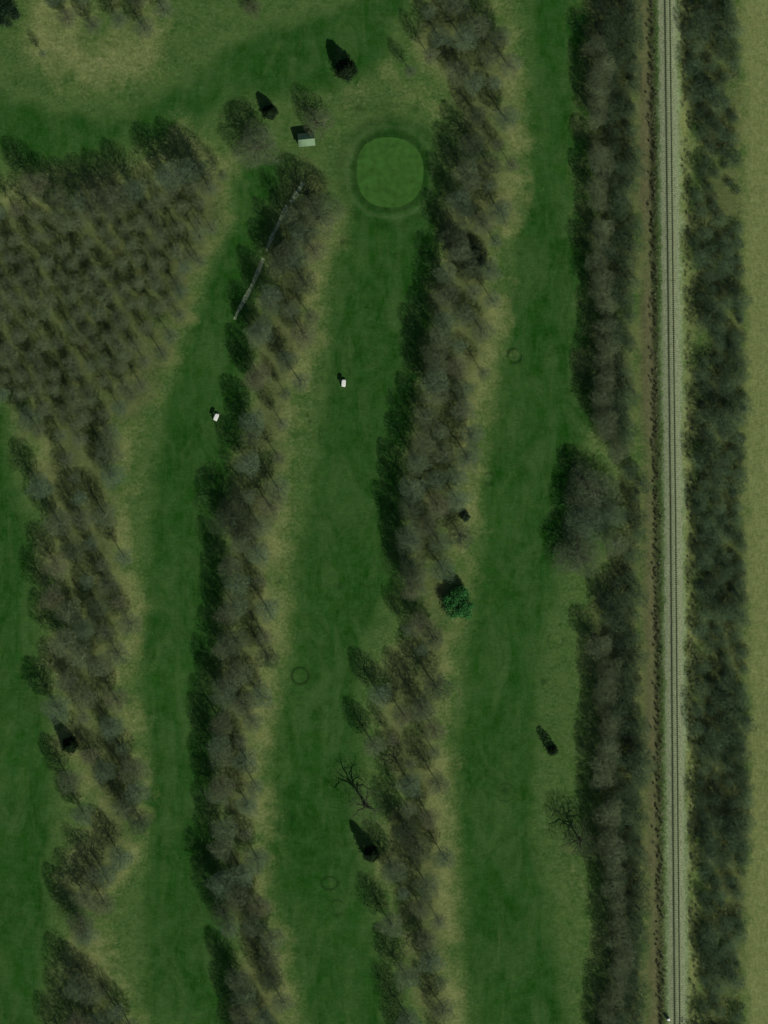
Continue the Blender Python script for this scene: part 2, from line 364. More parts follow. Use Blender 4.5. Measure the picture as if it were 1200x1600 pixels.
sl_o = link('sleepers', local(mb.mesh('sleepers', sl_m)), tr); sl_o['kind'] = 'stuff'
for sgn in (-1, 1):
    st_ = np.arange(-400, 400.1, 2.0); c = trk_x(st_)+sgn*.78
    def rail_prof(pr, name, m):
        Vq = np.concatenate([np.stack([c+a, st_, np.full(len(st_), z_)], -1)[:,None] for a, z_ in pr], 1); k = len(pr)
        i2 = np.arange(len(st_)*k).reshape(len(st_), k); n2 = np.roll(i2, -1, 1)
        return mesh_np(name, Vq.reshape(-1, 3), np.stack([i2[:-1], n2[:-1], n2[1:], i2[1:]], -1).reshape(-1, 4), m)
    z0 = 1.084
    link('rail', local(rail_prof([(-.075,z0),(.075,z0),(.02,z0+.04),(.02,z0+.12),(.036,z0+.13),(.036,z0+.17),(-.036,z0+.17),(-.036,z0+.13),(-.02,z0+.12),(-.02,z0+.04)], 'rail', mat('rusty rail steel', (.06, .05, .035), .55, .4, .2, 2))), tr)
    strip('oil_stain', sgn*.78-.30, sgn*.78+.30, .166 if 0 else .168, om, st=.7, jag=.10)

# ---------------------------------------------------------------- bare trees
def unit(v): return v/(np.linalg.norm(v, axis=-1, keepdims=True)+1e-9)
def spawn(P, R, per, t0, t1, lenf, ang, up, r0, r, K=3, jit=.35, taperlen=.55):
    """children of polylines P (N,K0,3), radii R (N,K0)"""
    Nn, K0, _ = P.shape
    tt = t0+(t1-t0)*((np.arange(per)[None]+r.random((Nn, per)))/per)
    f = tt*(K0-1); i = np.minimum(f.astype(int), K0-2); u = (f-i)[...,None]; n = np.arange(Nn)[:,None]
    base = P[n, i]*(1-u)+P[n, i+1]*u; d = unit(P[n, i+1]-P[n, i])
    pr = R[n, i]*(1-u[...,0])+R[n, i+1]*u[...,0]
    L = np.linalg.norm(P[:,-1]-P[:,0], axis=1)[:,None]*lenf*(1-taperlen*tt)*(1+jit*(r.random((Nn, per))*2-1))
    rv = unit(r.normal(size=(Nn, per, 3))); side = unit(rv-(rv*d).sum(-1, keepdims=True)*d)
    a = np.radians(ang)*(1+.3*(r.random((Nn, per, 1))*2-1))
    dd = unit(d*np.cos(a)+side*np.sin(a)+np.array([0, 0, up]))
    base = base.reshape(-1, 3); dd = dd.reshape(-1, 3); L = L.reshape(-1); pr = pr.reshape(-1)
    Q = [base]; cur = dd
    for k in range(K-1):
        cur = unit(cur+r.normal(size=cur.shape)*.16+np.array([0, 0, up*.3])); Q.append(Q[-1]+cur*(L/(K-1))[:,None])
    Q = np.stack(Q, 1)
    rr = np.minimum(r0*(L/ L.mean())**.7, pr*.75)[:,None]*np.linspace(1, .35, K)[None]
    return Q, rr
def envelope(h, base, shape):            # relative crown radius at relative height
    u = np.clip((h-base)/(1-base), 0, 1)
    return (np.sin(pi*u**shape)**.7)*.9+.12
def grow(Pp, Rp, Q, r, r0, K, zpen=1.1, bend=.25):
    """connect every point of Q to the nearest lower/inner node of the polylines Pp"""
    nodes = Pp[:,1:].reshape(-1, 3); dirs = (Pp[:,1:]-Pp[:,:-1]).reshape(-1, 3); rad_ = Rp[:,1:].reshape(-1)
    best = np.empty(len(Q), int)
    for k in range(0, len(Q), 500):
        q = Q[k:k+500]; d = q[:,None]-nodes[None]; h = np.hypot(d[...,0], d[...,1])
        c = np.sqrt((d**2).sum(-1))+zpen*np.maximum(0, .45*h-d[...,2])
        c += .35*np.maximum(0, np.hypot(nodes[:,0], nodes[:,1])[None]-np.hypot(q[:,0], q[:,1])[:,None])
        best[k:k+500] = c.argmin(1)
    b = nodes[best]; L = np.linalg.norm(Q-b, axis=1); dd = unit(dirs[best])
    u = np.linspace(0, 1, K)[None,:,None]
    P = b[:,None]*(1-u)+Q[:,None]*u
    P = P+(dd*L[:,None])[:,None]*(u*(1-u))*bend*2
    if K > 2: P[:,1:-1] += r.normal(size=P[:,1:-1].shape)*(.05*L)[:,None,None]
    R0_ = np.minimum(r0*(L/L.mean())**.5, rad_[best]*.85)
    return P, R0_[:,None]*np.linspace(1, .4, K)[None]
def crown_pts(n, H, Rc, clear, shape, r, lobes, surf=.45):
    u = r.random(n*6); z = clear+(1-clear)*u; e = envelope(z, clear, shape)
    keep = r.random(n*6) < (e/e.max())**1.6
    u = u[keep][:n]; z = z[keep][:n]; e = e[keep][:n]; n = len(u); th = r.random(n)*2*pi
    lb = 1+lobes[0]*np.sin(th*3+lobes[1]+u*2)+lobes[2]*np.sin(th*5+lobes[3]-u*5)
    rr = Rc*e*lb*r.random(n)**surf
    top = np.clip((1-z)/.10, 0, 1)**.5
    return np.stack([rr*np.cos(th)*top, rr*np.sin(th)*top, z*H*(1-.10*(rr/Rc)**2)], -1)
def bare_tree(seed, H=14., Rc=3.6, clear=.25, n1=16, shape=.75, r_tr=.2, n2=130, n3=620, n4=2600, n5=2, tw=.014, fork=.8, clump=.0):
    r = np.random.default_rng(seed)
    K = 9; z = np.linspace(0, H*fork, K)
    lean = r.normal(0, .3, 2)
    tr_ = np.stack([lean[0]*(z/H)**2*2+np.cumsum(r.normal(0, .08, K)), lean[1]*(z/H)**2*2+np.cumsum(r.normal(0, .08, K)), z], -1)
    tr_[0,:2] = 0
    tR = r_tr*(1-.85*np.linspace(0, 1, K)**.9); tR[0] *= 1.45
    lobes = (.16, r.random()*6, .12, r.random()*6)
    q1 = crown_pts(n1, H, Rc*.85, clear+.15, shape, r, lobes, .12)
    nt_ = np.stack([tr_[:-1], tr_[1:]], 1); nR = np.stack([tR[:-1], tR[1:]], 1)
    # sub-divide the trunk for attachment
    zz = np.linspace(clear*H*.8, H*fork, 30); tx_ = np.interp(zz, z, tr_[:,0]); ty_ = np.interp(zz, z, tr_[:,1]); tR_ = np.interp(zz, z, tR)
    TP = np.stack([tx_, ty_, zz], -1)[None]
    P1, R1 = grow(TP, tR_[None], q1, r, .10*r_tr/.2, 6, zpen=2.2, bend=.5)
    A = np.concatenate([P1, TP[:, np.linspace(4, 29, 6).astype(int)]]); AR = np.concatenate([R1, tR_[None, np.linspace(4, 29, 6).astype(int)]])
    P2, R2 = grow(A, AR, crown_pts(n2, H, Rc*.93, clear, shape, r, lobes, .3), r, .043, 4, bend=.4)
    P3, R3 = grow(P2, R2, crown_pts(n3, H, Rc, clear, shape, r, lobes, .40), r, .023, 3, bend=.4)
    q4 = crown_pts(n4, H, Rc*1.03, clear, shape, r, lobes, .46)
    P4, R4 = grow(P3, np.maximum(R3, tw), q4, r, tw, 2)
    n = len(q4); d4 = unit(P4[:,1]-P4[:,0])
    b5 = np.repeat(P4[:,0]*.4+P4[:,1]*.6, n5, 0); d5 = unit(np.repeat(d4, n5, 0)+r.normal(size=(n*n5, 3))*.55+np.array([0, 0, .15]))
    L5 = (.35+.55*r.random((n*n5, 1))); P5 = np.stack([b5, b5+d5*L5], 1); R5 = np.tile([tw*.75, tw*.45], (n*n5, 1))
    tb = MB(); tb.add(*tubes(tr_[None], tR[None], 8)); tb.add(*tubes(P1, R1, 5))
    cb = MB(); cb.add(*tubes(P2, R2, 4)); cb.add(*tubes(P3, R3, 3)); cb.add(*tubes(P4, np.maximum(R4, tw*.7), 3)); cb.add(*tubes(P5, R5, 3))
    return tb, cb
bark = mat('bare bark', (.040, .044, .026), .95, .1, .35, 3, .25)
twA = mat('grey brown twigs', (.134, .176, .092), .95, .0, .25, .4, .16)
twB = mat('lichen grey twigs', (.126, .184, .102), .95, .0, .25, .4, .16)
twC = mat('reddish brown twigs', (.142, .164, .086), .95, .0, .25, .4, .12)
twD = mat('dark twigs', (.074, .104, .054), .95, .0, .25, .4, .14)
VAR = {}
def variant(key, **kw):
    m = kw.pop('m', twA); seed = kw.pop('seed'); tb, cb = bare_tree(seed, **kw)
    VAR.setdefault(key, []).append((tb.mesh('bare_tree_trunk', bark, True), cb.mesh('bare_tree_crown', m), kw.get('H', 14.)))
for k in range(5): variant('narrow', seed=20+k, H=14, Rc=2.75, clear=.32, n1=11, shape=1.0, r_tr=.15, n2=60, n3=300, n4=1000, n5=1, tw=.017, m=[twA, twB, twA, twC, twA][k])
for k in range(7): variant('mid', seed=40+k, H=14, Rc=4.1, clear=.25, n1=14, shape=[.85,1.15,1.0,.8,1.2,.95,1.05][k], r_tr=.21, n2=110, n3=560, n4=2200, n5=1, tw=.019, m=[twA, twB, twA, twD, twA, twB, twC][k])
for k in range(4): variant('wide', seed=60+k, H=14, Rc=6.2, clear=.2, n1=18, shape=.7, r_tr=.3, n2=210, n3=1150, n4=6000, n5=1, fork=.7, m=[twD, twB, twA, twA][k])
variant('dome', seed=71, H=14, Rc=8.0, clear=.1, n1=24, shape=.55, r_tr=.38, n2=300, n3=1500, n4=7600, n5=1, fork=.62, tw=.018, m=twA)
variant('open', seed=90, H=14, Rc=6.3, clear=.15, n1=16, shape=.6, r_tr=.42, n2=140, n3=600, n4=2000, n5=1, fork=.6, tw=.016, m=twD)
variant('oak', seed=81, H=14, Rc=7.5, clear=.3, n1=10, shape=.62, r_tr=.7, n2=55, n3=240, n4=600, n5=1, fork=.55, tw=.022, m=twD)
variant('redwide', seed=85, H=14, Rc=6.6, clear=.12, n1=20, shape=.5, r_tr=.28, n2=180, n3=900, n4=3000, n5=1, fork=.6, m=twC)

TREES = []                                # (px, py, key, H, region)
SHP = (SH[0]/math.tan(radians(SUN_EL))/S, -SH[1]/math.tan(radians(SUN_EL))/S)     # shadow pixels per metre of height
def from_tip(px, py, H): return (px-SHP[0]*H*.93, py-SHP[1]*H*.93)
def tip(px, py, key, H, reg): x, y = from_tip(px, py, H); TREES.append((x, y, key, H, reg))
for p in [(10,217,14),(50,241,13),(80,249,13),(107,245,13),(133,236,14),(163,221,14.5),(213,195,15.5),(247,188,15),(270,197,14)]: tip(p[0], p[1], 'mid', p[2], 'A')
tip(318, 227, 'narrow', 9, 'A')
for p in [(3,583,13,'mid'),(20,690,13,'mid'),(47,742,14,'mid')]: tip(p[0], p[1], p[3], p[2], 'A2')
for p in [(50,820,12),(37,858,14),(53,923,15),(67,1000,12),(43,1030,14),(66,1148,13)]: tip(p[0], p[1], 'mid', p[2], 'A2')
for p in [(168,1158,14,'mid'),(150,1185,14,'mid'),(172,1205,14,'mid'),(90,1205,12,'mid'),(100,1478,13,'mid'),(105,1520,14,'mid'),(160,1530,14,'mid'),(128,1560,14,'mid'),(90,1330,13,'mid'),(92,1385,13,'mid'),(125,1300,12,'mid'),(160,1120,15,'mid'),(143,1263,14,'mid'),(100,1290,14,'narrow'),(118,1338,13,'mid'),(73,1353,16,'mid'),(77,1463,14,'mid'),(133,1497,15,'narrow'),(75,1515,15,'mid'),(60,1553,14,'mid')]: tip(p[0], p[1], p[3], p[2], 'A2')
# belt B
TREES.append((500,338,'wide',17,'B'))
for p in [(400,313,15,'mid'),(415,330,14,'mid'),(376,388,14,'mid'),(362,442,14,'mid'),(357,510,14,'mid'),(352,590,13,'mid'),(345,655,13,'mid'),(320,735,14,'wide'),(313,810,14,'mid'),(318,867,15,'mid'),(322,925,14,'mid'),(303,992,15,'mid'),(300,1055,14,'mid'),(296,1085,14,'mid'),(300,1150,14,'mid'),(308,1225,13,'mid'),(297,1298,15,'mid'),(303,1345,14,'mid'),(325,1452,14,'mid'),(333,1507,14,'mid'),(345,1573,14,'mid'),(337,1620,14,'mid')]: tip(p[0], p[1], p[3], p[2], 'B')
for p in [(388,350),(382,415),(366,470),(357,545),(350,622),(330,770),(316,840),(316,895),(312,955),(300,1025),(297,1115),(303,1185),(300,1265),(303,1320),(312,1385),(330,1480),(335,1540),(425,300),(408,350)]: tip(p[0]+4+random.uniform(-3, 9), p[1]+random.uniform(-6, 6), 'mid', random.uniform(10, 14), 'B')
# belt C
for p in [(690,160),(684,215),(678,265),(668,320),(652,400),(640,455),(634,500),(632,545),(618,585),(603,650),(592,722),(592,780),(600,830),(700,120),(690,60),(715,20)]: tip(p[0]+4, p[1], 'mid', random.uniform(11.5, 14), 'C')
for p in [(625,15,14,'narrow'),(607,60,10,'narrow'),(677,-12,14,'mid'),(700,-30,14,'mid'),(682,195,14,'mid'),(670,240,14,'mid'),(664,295,14,'mid'),(655,365,12,'mid'),(650,432,13,'mid'),(632,520,14,'mid'),(632,480,14,'mid'),(640,600,14,'narrow'),(610,613,15,'mid'),(596,690,14,'mid'),(588,755,15,'mid'),(597,810,14,'mid'),(602,850,13,'mid'),(597,917,12,'narrow'),(627,985,16,'mid'),(550,1015,13,'mid'),(603,1015,17,'mid'),(540,1093,13,'mid'),(612,905,13,'mid'),(632,925,13,'mid'),(640,895,13,'mid'),(622,955,11,'narrow'),(575,1095,11,'narrow'),(563,1367,14,'mid'),(587,1448,14,'mid'),(587,1508,15,'mid'),(572,1288,13,'mid'),(607,1248,14,'mid'),(617,1300,15,'mid'),(600,1560,14,'mid')]: tip(p[0], p[1], p[3], p[2], 'C')
TREES += [(572,1258,'oak',13,'C'),(735,420,'wide',8,'C'),(765,425,'mid',9,'C')]
# wood edge D
for p in [(898,38),(900,85),(897,132),(904,208),(902,262),(901,325),(903,375),(909,425),(909,478),(900,527),(898,570),(914,615),(906,975),(912,1032),(913,1085),(908,1105),(908,1160),(908,1215),(912,1265),(918,1295),(922,1345),(925,1372),(930,1425),(926,1475),(917,1530),(916,1585)]: tip(p[0]+random.uniform(-3,3), p[1], 'mid', 10+random.random()*3, 'D')
for p in [(893,15),(895,62),(894,108),(896,182),(893,235),(903,300),(893,348),(900,400),(906,450),(905,505),(896,550),(902,590),(925,645),(896,948),(906,1003),(912,1060),(905,1132),(907,1195),(905,1240),(917,1320),(925,1400),(928,1450),(918,1500),(914,1560),(914,1610)]: tip(p[0], p[1], 'mid', 11+random.random()*2.5, 'D')
TREES += [(922,770,'dome',11.8,'D'),(901,866,'dome',11.0,'D'),(960,850,'mid',13,'D'),(955,806,'wide',11,'D'),(918,815,'wide',12,'D')]
# single trees
TREES += [(905,1312,'open',13,'S1'),(402,232,'wide',12,'S2'),(497,193,'redwide',11,'S3'),(68,86,'narrow',7,'S4'),(395,14,'redwide',7,'S5')]
for p in [(95,18),(135,30),(175,22),(215,35),(120,-20),(160,-25),(205,-12),(245,5),(75,-15)]: TREES.append((p[0]+12, p[1]+12, 'mid', 9+random.random()*2, 'T'))

def inside(px, py, poly): return float(sdf(np.array([px]), np.array([py]), poly)[0]) > 0
# the plantation in rows
row = 0; PLANT = []
for rw in range(-14, 24):
    off = random.uniform(-8, 8)
    for k_ in range(-8, 30):
        slip = random.uniform(-11, 11)
        qx = 100+rw*25.0*.848+k_*25.0*.53+off*.53+random.gauss(0, 3.6)+slip*.53; qy = 450-rw*25.0*.53+k_*25.0*.848+off*.848+random.gauss(0, 3.6)+slip*.848
        if inside(qx, qy, A_BASE) and all((qx-a)**2+(qy-b_)**2 > 15**2 for a, b_, *_ in TREES):
            TREES.append((qx, qy, 'narrow', random.uniform(11, 14), 'A'))
def fill(poly, dmin, keys, Hr, reg, tries, maxn=999):
    P = np.array(poly); lo = P.min(0); hi = P.max(0); n = 0
    for _ in range(tries):
        if n >= maxn: break
        qx, qy = random.uniform(lo[0], hi[0]), random.uniform(lo[1], hi[1])
        if any(abs(qy-b_) < dmin and (qx-a)**2+(qy-b_)**2 < dmin*dmin for a, b_, *_ in TREES): continue
        if inside(qx, qy, poly): TREES.append((qx, qy, random.choice(keys), random.uniform(*Hr), reg)); n += 1
GAP_A2 = None
fill(belt([p for p in A2_L if p[1] < 1230], [p for p in A2_R if p[1] < 1230], 60, 0), 30, ['mid', 'mid', 'narrow'], (11, 14.5), 'A2', 900)
fill([(150,1395),(170,1400),(150,1470),(140,1470)], 25, ['narrow'], (12, 13), 'A2', 40)
fill([(140,1600),(210,1600),(240,1700),(120,1700)], 32, ['mid'], (12, 14), 'A2', 80)
fill(belt(B_L[1:], B_R[2:], 62, 0), 29, ['mid', 'mid', 'narrow'], (11, 14.5), 'B', 1500)
cl = [p for p in C_L if p[1] < 965]; cr = [p for p in C_R if p[1] < 965]
fill(belt(cl, cr, 54, -2), 31, ['mid', 'mid', 'narrow'], (10.5, 14), 'C', 1400)
cl = [p for p in C_L if p[1] > 1080]; cr = [p for p in C_R if p[1] > 1080]
fill(belt(cl, cr, 58, -2), 32, ['mid', 'narrow'], (11, 14.5), 'C', 900)

TREES = [q for q in TREES if (q[0]-716)**2+(q[1]-943)**2 > 40**2]
# names and labels
BELT = {'A': 'plantation', 'A2': 'far left tree belt', 'B': 'belt between the carts', 'C': 'belt below the green', 'D': 'wood beside the railway'}
def ordn(n):
    one = ['', 'first', 'second', 'third', 'fourth', 'fifth', 'sixth', 'seventh', 'eighth', 'ninth', 'tenth', 'eleventh', 'twelfth', 'thirteenth', 'fourteenth', 'fifteenth', 'sixteenth', 'seventeenth', 'eighteenth', 'nineteenth']
    ten = {2: 'twent', 3: 'thirt', 4: 'fort', 5: 'fift', 6: 'sixt'}
    if n < 20: return one[n]
    return ten[n//10]+'ieth' if n % 10 == 0 else ten[n//10]+'y-'+one[n % 10]
def visible(px, py, H): return -25 < px < 1222 and -25 < py < 1600+90 and -25 < px+SHP[0]*H*.7+30 and py+SHP[1]*H < 1600
TREES = [q for q in TREES if visible(q[0], q[1], q[3]) or q[4] == 'T']
labels = {}
SPECIAL = {'S1': 'lone spreading bare tree on the grass left of the lower railway wood', 'S2': 'wide dark bare tree up and left of the small shed',
           'S3': 'reddish spreading bare tree just above the small shed', 'S4': 'small bare tree alone on the dry grass near the top left corner',
           'S5': 'brown bare tree cut by the top edge, left of the tall conifer'}
def rowlabels(idx, nm, step):
    idx = sorted(idx, key=lambda i: TREES[i][1]); rows = []
    y0 = TREES[idx[0]][1]
    for i in idx: rows.append((int((TREES[i][1]-y0)/step), i))
    rs = sorted(set(r for r, _ in rows))
    for ri, r_ in enumerate(rs):
        mem = sorted([i for q, i in rows if q == r_], key=lambda i: TREES[i][0])
        for k, i in enumerate(mem):
            labels[i] = 'bare plantation tree, %s from the left in the %s row down' % (ordn(k+1), ordn(ri+1))
REST = []
TREES = [(*q[:4], 'DM') if q[4] == 'D' and q[2] == 'mid' else q for q in TREES]
free = 299-sum(q[4] not in ('A', 'DM') for q in TREES)
ia = [i for i, q in enumerate(TREES) if q[4] == 'A']
edge_d = {i: float(sdf(np.array([TREES[i][0]]), np.array([TREES[i][1]]), A_BASE)[0])-3*TREES[i][3] for i in ia}
ia.sort(key=lambda i: edge_d[i]); keepA = set(ia[:max(free, 0)])
print('PLANTATION', len(ia), 'kept', len(keepA))
INNER = [q for i, q in enumerate(TREES) if q[4] == 'A' and i not in keepA]; DM = [q for q in TREES if q[4] == 'DM']
TREES = [q for i, q in enumerate(TREES) if not (q[4] == 'A' and i not in keepA) and q[4] != 'DM']
ia = [i for i, q in enumerate(TREES) if q[4] == 'A']
tops = sorted([i for i in ia if TREES[i][1] < 330 and TREES[i][0] < 335], key=lambda i: TREES[i][0])
for k, i in enumerate(tops): labels[i] = 'bare tree of the top left plantation, %s from the left along its upper edge' % ordn(k+1)
sides = sorted([i for i in ia if i not in tops and TREES[i][0] > 150+(640-TREES[i][1])*.3], key=lambda i: TREES[i][1])
for k, i in enumerate(sides): labels[i] = 'bare tree of the top left plantation, %s down along its right hand edge' % ordn(k+1)
lo_ = sorted([i for i in ia if i not in tops and i not in sides], key=lambda i: TREES[i][0])
for k, i in enumerate(lo_): labels[i] = 'bare tree in the plantation, inside its edge trees, %s from the left' % ordn(k+1)
for reg, (L_, R_) in {'A2': (A2_L, A2_R), 'B': (B_L, B_R), 'C': (C_L, C_R), 'D': (D_L, D_R)}.items():
    g = {'left': [], 'middle': [], 'right': []}
    for i, q in enumerate(TREES):
        if q[4] != reg or i in labels: continue
        l = np.interp(q[1], [a[1] for a in L_], [a[0] for a in L_])+45; r_ = np.interp(q[1], [a[1] for a in R_], [a[0] for a in R_])
        u = (q[0]-l)/(r_-l); g['left' if u < .36 else 'middle' if u < .72 else 'right'].append(i)
    for sd, mem in g.items():
        for k, i in enumerate(sorted(mem, key=lambda i: TREES[i][1])):
            q = TREES[i]
            ad = 'twisted oak-like' if q[2] == 'oak' else 'very large domed' if q[2] == 'dome' else 'broad' if q[2] in ('wide', 'open') else 'slim' if q[2] == 'narrow' else 'leafless'
            labels[i] = '%s bare tree, %s down along the %s of the %s' % (ad, ordn(k+1), sd, BELT[reg])
for k, i in enumerate(sorted([i for i, q in enumerate(TREES) if q[4] == 'T'], key=lambda i: TREES[i][0])):
    labels[i] = 'bare tree in the top left clump, %s from the left' % ordn(k+1)
for i, q in enumerate(TREES):
    if q[4] in SPECIAL: labels[i] = SPECIAL[q[4]]
GRP = {'A': 'bare plantation trees', 'A2': 'bare trees of the far left belt', 'B': 'bare trees between the cart fairways', 'C': 'bare trees of the belt by the putting green', 'D': 'bare trees along the wood edge', 'T': 'bare trees of the top left clump'}
for i, (px, py, key, H, reg) in enumerate(TREES):
    tm, cm, H0 = VAR[key][random.randrange(len(VAR[key]))]
    x, y = W(px, py)
    o = bpy.data.objects.new('bare_tree', None); C.objects.link(o)
    o.location = (x, y, hz(x, y)-.03); o.rotation_euler = (0, 0, random.uniform(0, 6.28))
    s = H/H0; sx = s*random.uniform(.92, 1.12)
    if key == 'wide' and H > 11: sx = 1.16
    if key == 'dome': sx = 1.08 if H > 11.5 else .95
    if key in ('mid',): sx = s**.5*random.uniform(.9, 1.15)
    o.scale = (sx, sx, s); o.empty_display_size = .5
    tag(o, labels[i], 'tree', GRP.get(reg))
    link('trunk', tm, o); link('crown', cm, o)
print('BARE TREES', len(TREES))

# ---------------------------------------------------------------- railway woods (read as one mass): merged lighter trees
def lite(seed, H, Rc, m=None, **kw):
    tb, cb = bare_tree(seed, H=H, Rc=Rc, clear=.12, n1=8, n2=45, n3=200, n4=900, n5=1, tw=.024, r_tr=.12, shape=.6, **kw)
    return np.concatenate(tb.v+cb.v), np.concatenate(tb.f+[f+tb.n for f in cb.f])
LT = [lite(300+k, 9., 3.4) for k in range(6)]
def mass(name, pts, m, label, cat):
    Vs, Fs, n = [], [], 0
    for (px, py, H) in pts:
        v, f = LT[random.randrange(len(LT))]; a = random.uniform(0, 6.28); s = H/9.; sx = s**.6*random.uniform(.85, 1.2)
        x, y = W(px, py); c_, s_ = cos(a), sin(a)
        q = np.c_[(v[:,0]*c_-v[:,1]*s_)*sx+x, (v[:,0]*s_+v[:,1]*c_)*sx+y, v[:,2]*s+hz(x, y)-.03]
        Vs.append(q.astype(np.float32)); Fs.append(f+n); n += len(v)
    return tag(link(name, mesh_np(name, np.concatenate(Vs), np.concatenate(Fs), m)), label, cat, kind='stuff')
def scatter(poly, dmin, Hr, tries, avoid=()):
    P = np.array(poly); lo = P.min(0); hi = P.max(0); out = []
    for _ in range(tries):
        qx, qy = random.uniform(lo[0], hi[0]), random.uniform(lo[1], hi[1])
        if any(abs(qy-b_) < dmin and (qx-a)**2+(qy-b_)**2 < dmin*dmin for a, b_, *_ in out): continue
        if any(abs(qy-b_) < dmin*.8 and (qx-a)**2+(qy-b_)**2 < (dmin*.8)**2 for a, b_ in avoid): continue
        if inside(qx, qy, poly): out.append((qx, qy, random.uniform(*Hr)))
    return out
av = [(q[0], q[1]) for q in TREES+DM if q[4] in ('D', 'DM')]
wd = scatter(belt(D_L, D_R, 44, -8), 20, (6, 12.5), 4200, av)
we = scatter(belt(E_L, E_R, 14, -10), 19, (3.5, 11), 6200)
we = [(a, b_, 3.2+(h-3.2)*(.35+1.1*float(vnoise(np.array([a]), np.array([b_]), 38, 31)[0]))) for a, b_, h in we if float(vnoise(np.array([a]), np.array([b_]), 30, 33)[0]) > .17]
print('MASS', len(wd), len(we))
def mass_full(name, lst, label, cat, avoid=None):
    Vs, Fs, n = [], [], 0
    for (px, py, key, H, reg) in lst:
        tm, cm, H0 = VAR[key][random.randrange(len(VAR[key]))]; a = random.uniform(0, 6.28); s = H/H0; sx = s**.5*random.uniform(.92, 1.15)
        x, y = W(px, py); c_, s_ = cos(a), sin(a)
        for me in (tm, cm):
            v = np.empty(len(me.vertices)*3, np.float32); me.vertices.foreach_get('co', v); v = v.reshape(-1, 3)
            f = np.empty(len(me.loops), np.int32); me.loops.foreach_get('vertex_index', f); f = f.reshape(-1, 4)
            Vs.append(np.c_[(v[:,0]*c_-v[:,1]*s_)*sx+x, (v[:,0]*s_+v[:,1]*c_)*sx+y, v[:,2]*s+hz(x, y)-.03].astype(np.float32)); Fs.append(f+n); n += len(v)
    tag(link(name, mesh_np(name, np.concatenate(Vs), np.concatenate(Fs), twI)), label, cat, kind='stuff')
twI = mat('plantation twigs', (.136, .176, .090), .95, 0, .28, .15)
mass_full('plantation_interior', INNER+DM, 'bare brown grey trees massed inside the plantation and along the railway wood', 'woodland')
twM = mat('wood twigs', (.060, .100, .050), .9, .1, .45, .12)
twE = mat('thicket twigs', (.078, .132, .066), .9, .1, .5, .12)
mass('woodland', wd, twM, 'dense bare grey brown wood filling the strip left of the railway', 'woodland')
mass('thicket', we, twE, 'dense dark green grey thicket between the railway and the pale field', 'thicket')

# ---------------------------------------------------------------- leafy things
def leaf_cloud(r, pts, nrm, size, flat=.3):
    """quads at pts, roughly facing nrm"""
    n = len(pts); a = unit(nrm+r.normal(size=(n, 3))*.6); b_ = unit(np.cross(a, r.normal(size=(n, 3)))); c_ = np.cross(a, b_)
    s = (size*(.6+.8*r.random(n)))[:,None]
    V = np.stack([pts-b_*s, pts+c_*s*.45, pts+b_*s, pts-c_*s*.45], 1).reshape(-1, 3)
    return V, np.arange(n*4).reshape(n, 4)
def conifer(seed, H, R, n=5200, col=(.016, .028, .013), p=1.0, base=.06):
    r = np.random.default_rng(seed)
    u = r.random(n)**1.5; z = H*(base+(1-base)*u)
    lay = .78+.3*np.abs(np.sin(z*2.6+r.normal(0, .4, n))); th = r.random(n)*2*pi
    lob = 1+.14*np.sin(th*5+z*1.3)+.08*np.sin(th*11+z*3)
    rr = R*(1-u)**(.52*p)*lay*lob*(.35+.65*r.random(n)**.35)
    if base < .1: rr *= np.clip(.6+u*6, 0, 1)
    pts = np.stack([rr*np.cos(th), rr*np.sin(th), z], -1)
    nr = unit(np.stack([np.cos(th), np.sin(th), np.full(n, .5)], -1))
    v, f = leaf_cloud(r, pts, nr, .24)
    tb = MB(); tb.add(*tubes(np.array([[[0,0,0],[0,0,H*.5],[0,0,H*.96]]], float), np.array([[.17,.1,.02]]), 8))
    return tb, v, f
def broad(seed, H, R, n=6000, zlo=.15):
    r = np.random.default_rng(seed)
    nc = 46; cd = unit(r.normal(size=(nc, 3))); cd[:,2] = np.abs(cd[:,2])*.9; cr = .45+.5*r.random(nc)
    cc = cd*cr[:,None]*np.array([R, R, H*(1-zlo)*.5])+np.array([0, 0, H*(zlo+.32)])
    k = r.integers(0, nc, n); off = r.normal(size=(n, 3)); off = unit(off)*(r.random(n)**.5)[:,None]*(.30*R)
    pts = cc[k]+off; pts[:,2] = np.maximum(pts[:,2], .2)
    v, f = leaf_cloud(r, pts, unit(off+np.array([0, 0, .3])), .2)
    tb = MB(); tb.add(*tubes(np.array([[[0,0,0],[.05,0,H*.35],[0,.1,H*.7]]], float), np.array([[.18,.12,.03]]), 8))
    br = r.integers(0, nc, 14); b0 = np.stack([np.zeros(14), np.zeros(14), H*(.2+.4*r.random(14))], -1)
    tb.add(*tubes(np.stack([b0, cc[br]], 1), np.tile([.06, .02], (14, 1)), 5))
    return tb, v, f
needle = mat('dark needles', (.020, .036, .015), .9, 0, .35, 1.5, .2)
greenl = mat('evergreen leaves', (.042, .135, .034), .95, 0, .45, .9, .1)
dullg = mat('dull evergreen leaves', (.022, .04, .018), .8, .2, .4, .9, .2)
def place(name, tb, v, f, m, px, py, label, cat, group=None, rz=0, foliage='foliage'):
    x, y = W(px, py); o = bpy.data.objects.new(name, None); C.objects.link(o); o.location = (x, y, hz(x, y)-.03); o.rotation_euler = (0, 0, rz); o.empty_display_size = .5
    tag(o, label, cat, group); link('trunk', tb.mesh('trunk', bark, True), o); link(foliage, mesh_np('foliage', v, f, m), o); return o
def con(px, py, H, R, label, seed, **kw):
    tb, v, f = conifer(seed, H, R, **kw); place('conifer_tree', tb, v, f, needle, px, py, label, 'conifer', 'dark conifers')
